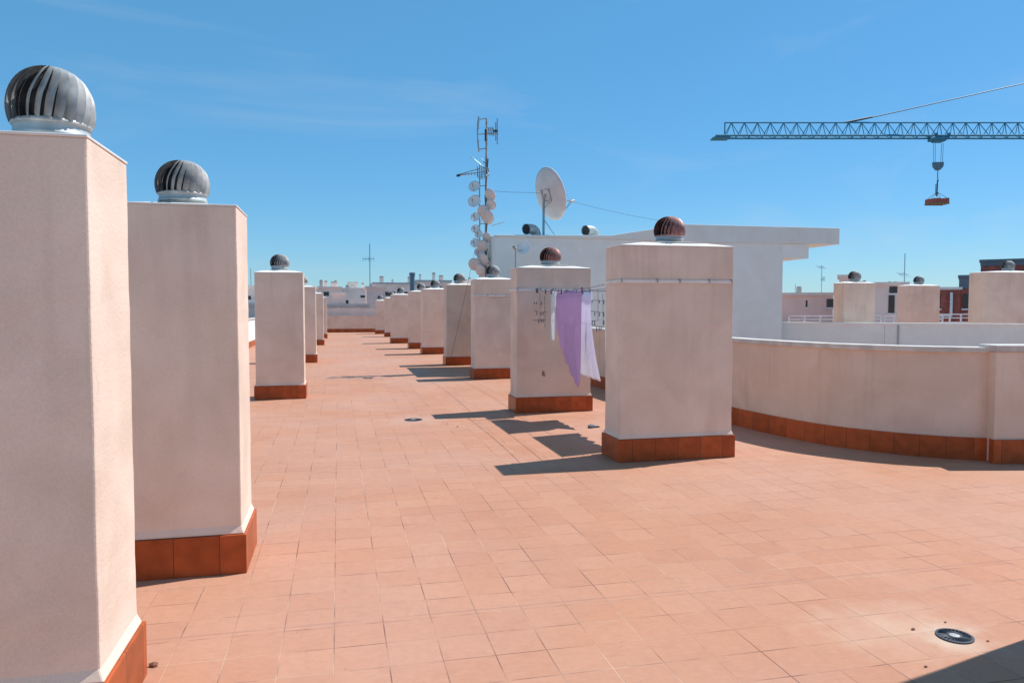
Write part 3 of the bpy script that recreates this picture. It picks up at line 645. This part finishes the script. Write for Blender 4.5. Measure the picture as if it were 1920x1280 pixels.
# ---------------------------------------------------------------- crane
DX, DY = .9739, -.2268
cz = 15.2
tip = Vector((60*.2268+16.2*DX, 60*.9739+16.2*DY, cz))
root = empty('tower_crane', (tip.x+45.5*DX, tip.y+45.5*DY, -12), 'blue lattice tower crane whose jib reaches in from the right across the sky', 'crane', rz=math.atan2(DY, DX))
H0 = cz+12; Lj = 45.5
s = MB(); w = .5; hh = 1.12
nb = 44; st = Lj/nb
for sy in (-w, w): s.tube([(-Lj-.15, sy, H0), (2, sy, H0)], .085, 6)
s.tube([(-Lj+.7, 0, H0+hh), (2, 0, H0+hh)], .06, 6)
for k in range(nb):
    xa = -Lj+.7+k*st
    for sy in (-w, w):
        s.tube([(xa, sy, H0), (xa+st*.5, 0, H0+hh)], .032, 5); s.tube([(xa+st*.5, 0, H0+hh), (xa+st, sy, H0)], .032, 5)
    s.tube([(xa, -w, H0), (xa+st, w, H0)], .025, 5)
s.tube([(-Lj+.7, 0, H0), (-Lj+.7, 0, H0+hh)], .05, 6)
s.box(-Lj-.3, -Lj+1.0, -.55, .55, H0-.18, H0-.09)
s.build('jib', 'crane', root)
s = MB(); s.tube([(-Lj+11.0, 0, H0+hh+.1), (0, 0, H0+8.9)], .04, 6); s.tube([(-Lj+10.2, 0, H0+hh), (-Lj+12.4, 0, H0+hh+.45)], .075, 6); s.build('tie_rod', 'crane_d', root)
s = MB()
for sx in (-.7, .7):
    for sy in (-.7, .7): s.tube([(sx, sy, 0), (sx, sy, H0-1)], .09, 6); s.tube([(sx, sy, H0+hh), (0, 0, H0+8.9)], .07, 6)
for k in range(18):
    z = k*(H0-1)/18; z2 = (k+1)*(H0-1)/18
    for (a, b_) in (((-.7, -.7), (.7, -.7)), ((.7, -.7), (.7, .7)), ((.7, .7), (-.7, .7)), ((-.7, .7), (-.7, -.7))): s.tube([(a[0], a[1], z), (b_[0], b_[1], z2)], .04, 5)
s.build('mast', 'crane', root)
s = MB()
for sy in (-w, w): s.tube([(2, sy, H0), (13, sy, H0)], .09, 6); s.tube([(13, sy*.5, H0), (0, 0, H0+8.9)], .04, 6)
s.build('counter_jib', 'crane', root)
s = MB(); s.box(10.5, 13, -.8, .8, H0-1.6, H0+.6); s.build('counterweight', 'greyf', root)
s = MB(); s.box(-1, .9, -2.2, -.72, H0-2.2, H0-.2); s.build('cab', 'crane_d', root)
tx = -27.8
s = MB(); s.box(tx-.55, tx+.55, -.6, .6, H0-.28, H0-.1); s.box(tx-.35, tx+.35, -.4, .4, H0-.40, H0-.281)
for q in (-.5, .5): s.tube([(tx+q, -.65, H0+.1), (tx+q, .65, H0+.1)], .1, 10)
s.build('trolley', 'crane', root)
s = MB(); s.tube([(-Lj+33.2, 0, H0), (-Lj+33.2, 0, H0+hh)], .05); s.box(-12.6, -11.8, -.35, .35, H0+.05, H0+.3); s.build('hoist_winch', 'crane_d', root)
s = MB()
for q in (-.32, .32): 
    for sy in (-.12, .12): s.tube([(tx+q, sy, H0-.5), (tx+q*.9, sy, H0-2.0)], .016, 5)
s.build('hoist_rope', 'rope', root)
s = MB(); s.prism([(tx-.4, H0-2.0), (tx+.4, H0-2.0), (tx+.36, H0-2.35), (tx+.12, H0-2.62), (tx-.12, H0-2.62), (tx-.36, H0-2.35)], 'y', -.15, .15); s.tube([(tx, 0, H0-2.6), (tx, 0, H0-3.3), (tx+.08, 0, H0-3.4), (tx, 0, H0-3.5)], .035, 8); s.build('hook_block', 'pipe', root)
s = MB(); s.tube([(tx, 0, H0-3.4), (tx-.02, 0, H0-4.7)], .05, 6); s.tube([(tx-.12, 0, H0-3.7), (tx-.12, 0, H0-4.6)], .03, 6)
for qx in (-.55, .55):
    for qy in (-.4, .4): s.tube([(tx, 0, H0-4.35), (tx+qx, qy, H0-4.85)], .018, 5)
s.build('chain_sling', 'rope', root)
r_ = empty('brick_load', root.matrix_world.translation if False else (0, 0, 0), 'load of red bricks hanging from the crane hook', 'crane load', rz=math.atan2(DY, DX))
bx = tip.x+(45.5+tx)*DX; by = tip.y+(45.5+tx)*DY; r_.location = (bx, by, H0-12-5.35)
s = MB()
for k in range(6):
    for j in (0, 1): s.box(-.70+k*.235, -.70+k*.235+.22, -.5+j*.5, -.5+j*.5+.48, .12, .44+.02*((k+j) % 3))
s.build('bricks', 'brickred', r_)
s = MB()
for k in range(7): s.box(-.72+k*.215, -.72+k*.215+.12, -.52, .52, .09, .118)
for y in (-.5, -.06, .38): s.box(-.72, .72, y, y+.12, .0, .089)
s.build('pallet', 'wood', r_)

# ---------------------------------------------------------------- the town beyond
GB = 'rooftop buildings on the skyline'
def building(x0, x1, y, zt, mat, label, depth=9, wins=(), roof=None, name='apartment_building', base=-12):
    cx = (x0+x1)/2; rz = -math.atan2(cx, y) if cx > 19 else 0; r_ = empty(name, (cx, y, base), label, 'building', GB, rz); kc = math.cos(rz); w = (x1-x0)/2*kc; h = zt-base
    wins = [(cx+(a-cx)*kc, b_, c_*kc, d_) for a, b_, c_, d_ in wins]
    s = MB(); s.box(-w, w, 0, depth, 0, h-.12); s.build('wall', mat, r_)
    s = MB(); s.box(-w-.1, w+.1, -.1, depth+.1, h-.119, h+.06); s.build('roof_edge', roof or mat, r_)
    for (wx, wz, ww, wh) in wins:
        o = MB().box(wx-cx-ww/2, wx-cx+ww/2, -.03, .0-.002, wz-base-wh/2, wz-base+wh/2).build('window', 'win', r_)
        s = MB(); s.box(wx-cx-ww/2-.08, wx-cx+ww/2+.08, -.07, -.031, wz-base-wh/2-.1, wz-base-wh/2-.002); s.build('sill', 'frame', o)
    return r_
def wrow(x0, x1, n, z, w, h): return [(x0+(x1-x0)*(k+.5)/n, z, w, h) for k in range(n)]
building(-14, -7.0, 70, 3.6, 'pinkf', 'dull pink building at the far left behind the left hand shafts', wins=wrow(-9.5, -7.2, 2, 2.4, .5, .6), roof='greyf')
building(-13, -5.9, 60, 2.2, 'whitef', 'bright white building below the dull pink one at the far left', wins=wrow(-8, -6.2, 3, .9, .3, .8))
building(-2.1, .34, 75, 3.65, 'pinkf', 'pale pink block directly right of the left shafts', wins=[(-1.1, 3.0, .5, .4)])
building(.39, 3.5, 85, 3.8, 'greyf', 'grey white block in the middle of the far skyline', wins=[(1.0, 2.3, .3, .4), (2.7, 2.9, .5, .25)])
building(1.2, 2.15, 87, 4.55, 'greyf', 'small grey penthouse rising behind the grey white block', depth=3)
building(-.45, .52, 60, 2.78, 'pinkf', 'square pinkish box in front of the pale pink block', depth=3, roof='pinkf')
building(2.3, 3.78, 62, 3.35, 'pinkf', 'tall pink block right of the far aerial, at the end of the terrace', depth=4, wins=[(3.3, 1.6, .5, .3)])
building(4.1, 9.3, 90, 4.6, 'pinkf', 'long pink building with a dark roof edge behind the far shafts', wins=wrow(4.5, 9, 6, 3.3, .5, .5), roof='greyroof')
building(9.35, 13.7, 92, 5.0, 'pinkf', 'long grey roofed building left of the dish mast', wins=wrow(9.7, 13.4, 5, 4.0, .5, .5), roof='greyroof')
building(14.3, 18.1, 96, 4.75, 'greyf', 'pale building just left of the dish mast', wins=wrow(14.6, 17.8, 4, 3.8, .5, .5))
building(-7, 2.3, 57, 1.9, 'pinkf', 'low pink building right behind the end wall', depth=2, wins=[(.2, 1.5, .4, .2)])
building(24.2, 29.35, 40, 2.5, 'pinkf', 'pinkish building with one dark window, right of the stair tower', wins=[(29.15, 1.93, .45, .5), (27.6, 1.9, .12, .4)], roof='greyf', depth=6)
building(27.45, 29.5, 34, 2.95, 'greyf', 'beige building with a dark doorway between two neighbouring shafts', wins=[(28.55, 1.85, .38, .95), (28.65, 2.6, .5, .35)], depth=5)
building(27.0, 27.85, 36.2, 3.42, 'greyf', 'small penthouse behind the shaft nearest the stair tower', depth=3)
building(31.2, 34.4, 38, 2.8, 'pinkf', 'low beige building behind the middle neighbouring shaft', depth=6)
building(39.15, 41.6, 43, 3.0, 'red', 'narrow dark red building with white pillar, right of the middle neighbouring shaft', depth=5, wins=[(39.75, 2.1, .5, 1.0)], roof='greyf')
building(40.52, 42.6, 42, 3.8, 'red', 'dark red building with grey top storey, left of the largest neighbouring shaft', depth=6, wins=[(41.3, 2.1, .9, 1.0)], roof='slate')
building(44.1, 50.5, 44, 5.1, 'red', 'tall red building with dark grey top at the right edge', depth=8, wins=wrow(44.4, 50, 3, 3.6, .8, .8), roof='slate')
# grey top storey claddings, white pillar as parts
for o in [x for x in COL.objects if x.name.startswith('apartment_building')]:
    if o.get('label', '').startswith('tall red'):
        s = MB(); w_ = (50.5-44.1)/2*math.cos(o.rotation_euler.z)+.03; s.box(-w_, w_, -.06, -.001, 16.7, 16.97); s.build('cladding', 'slate', o)
    if o.get('label', '').startswith('dark red building with grey'):
        s = MB(); w_ = 1.04*math.cos(o.rotation_euler.z)+.03; s.box(-w_, w_, -.06, -.001, 14.95, 15.66); s.build('cladding', 'slate', o)
    if o.get('label', '').startswith('narrow dark red'):
        s = MB(); s.box(.28, .44, -.2, -.001, 13.2, 14.7); s.box(-.44, .44, -.22, -.001, 13.05, 13.19); s.build('pillar', 'frame', o)
# railings on neighbouring roofs
def railing(x0, x1, y, z, label, n=6):
    r_ = empty('railing', ((x0+x1)/2, y, 0), label, 'railing', 'white railings on the roofs to the right'); w = (x1-x0)/2
    s = MB(); s.box(-w, w, 0, .12, 0, z-.38); s.build('kerb', 'whitef', r_)
    s = MB(); s.box(-w, w, 0, .06, z-.06, z); s.box(-w, w, 0, .05, z-.22, z-.17); s.build('rails', 'rail', r_)
    for k in range(n+1):
        s = MB(); x = -w+2*w*k/n; s.box(x-.03, x+.03, .005, .055, z-.379, z-.061); s.build('post', 'rail', r_)
railing(20.5, 25.5, 31, 1.30, 'white railing below the pinkish building, right of the stair tower')
railing(23.2, 26.2, 28, 1.33, 'white railing in front of the beige building between the shafts')
railing(26.3, 30, 29, 1.38, 'white railing below the dark red buildings')
# skyline clutter
rnd = random.Random(5)
def chimney(x, y, z0, h, w, mat='greyf', lab='small chimney'):
    r_ = empty('chimney', (x, y, z0), lab, 'chimney', 'small chimneys on the far roofs')
    s = MB(); s.box(-w/2, w/2, -w/2, w/2, 0, h*.8); s.build('stack', mat, r_)
    s = MB(); s.box(-w*.6, w*.6, -w*.6, w*.6, h*.801, h*.86); s.box(-w*.4, w*.4, -w*.4, w*.4, h*.861, h); s.build('cowl', 'galvd', r_)
far_roofs = [(-2, .2, 76, 3.71, 4, 'the pale pink block'), (.5, 3.3, 86, 3.86, 4, 'the grey white block'), (4.3, 9.1, 91, 4.66, 3, 'the long pink building'), (9.5, 13.5, 93, 5.06, 3, 'the long grey roofed building'), (14.4, 17.8, 97, 4.81, 3, 'the pale building by the mast'), (24.4, 29.2, 42, 2.56, 5, 'the pinkish building by the stair tower'), (31.5, 34, 39, 2.86, 3, 'the low beige building'), (27.6, 29.3, 35, 3.01, 2, 'the beige building with the doorway')]
for x0, x1, y, z, n, nm in far_roofs:
    for k in range(n):
        wd = rnd.uniform(.18, .4)*y/75
        chimney(x0+(x1-x0)*(k+rnd.uniform(.2, .8))/n, y+rnd.uniform(0, 3), z, rnd.uniform(.3, .85)*y/80, wd, rnd.choice(['greyf', 'pinkf', 'galvd']), 'chimney %s from the left on the roof of %s' % (['first', 'second', 'third', 'fourth', 'fifth', 'sixth'][k], nm))
def aerial(x, y, z0, z1, label, sc_=1, arms=True):
    r_ = empty('roof_aerial', (x, y, z0), label, 'aerial', 'aerials on the far roofs'); h = z1-z0
    s = MB(); s.tube([(0, 0, 0), (0, 0, h)], .035*sc_, 6); s.build('pole', 'ant', r_)
    if arms:
        s = MB(); s.tube([(-.55*sc_, 0, h*.93), (.35*sc_, 0, h*.93)], .025*sc_, 5)
        for q in (-.5, -.3, -.1, .1, .3): s.tube([(q*sc_, -.25, h*.93-.2*sc_), (q*sc_, .25, h*.93+.2*sc_)], .02*sc_, 5)
        s.build('yagi', 'ant', r_)
        s = MB(); s.tube([(-.1, 0, h*.5), (.45*sc_, 0, h*.55)], .025*sc_, 5)
        for q in (.1, .25, .4): s.tube([(q*sc_, 0, h*.53-.28*sc_), (q*sc_, 0, h*.53+.28*sc_)], .022*sc_, 5)
        s.build('lower_yagi', 'ant', r_)
aerial(2.89, 70, -12, 7.5, 'tall thin aerial on the skyline above the far end of the terrace', 1.2)
aerial(-8.58, 80, 3, 5.65, 'thin pole aerial at the far left beside the second shaft', 1, False)
aerial(30.04, 42, 2.5, 4.36, 'aerial beyond the pinkish building, right of the stair tower overhang', .55)
aerial(31.04, 36, -12, 4.70, 'tallest aerial right of the stair tower, between two neighbouring shafts', .7)
aerial(27.5, 41, 2.5, 3.1, 'short bare pole on the pinkish building roof', .5, False)
s = MB(); s.lathe([(.20, 0), (.20, 16.2), (.24, 16.21), (.24, 16.45)], 16); tag(s.build('flue_pipe', 'pipe', loc=(5.80, 60, -12)), 'tall dark blue grey flue pipe rising above the far right row of shafts', 'flue pipe')
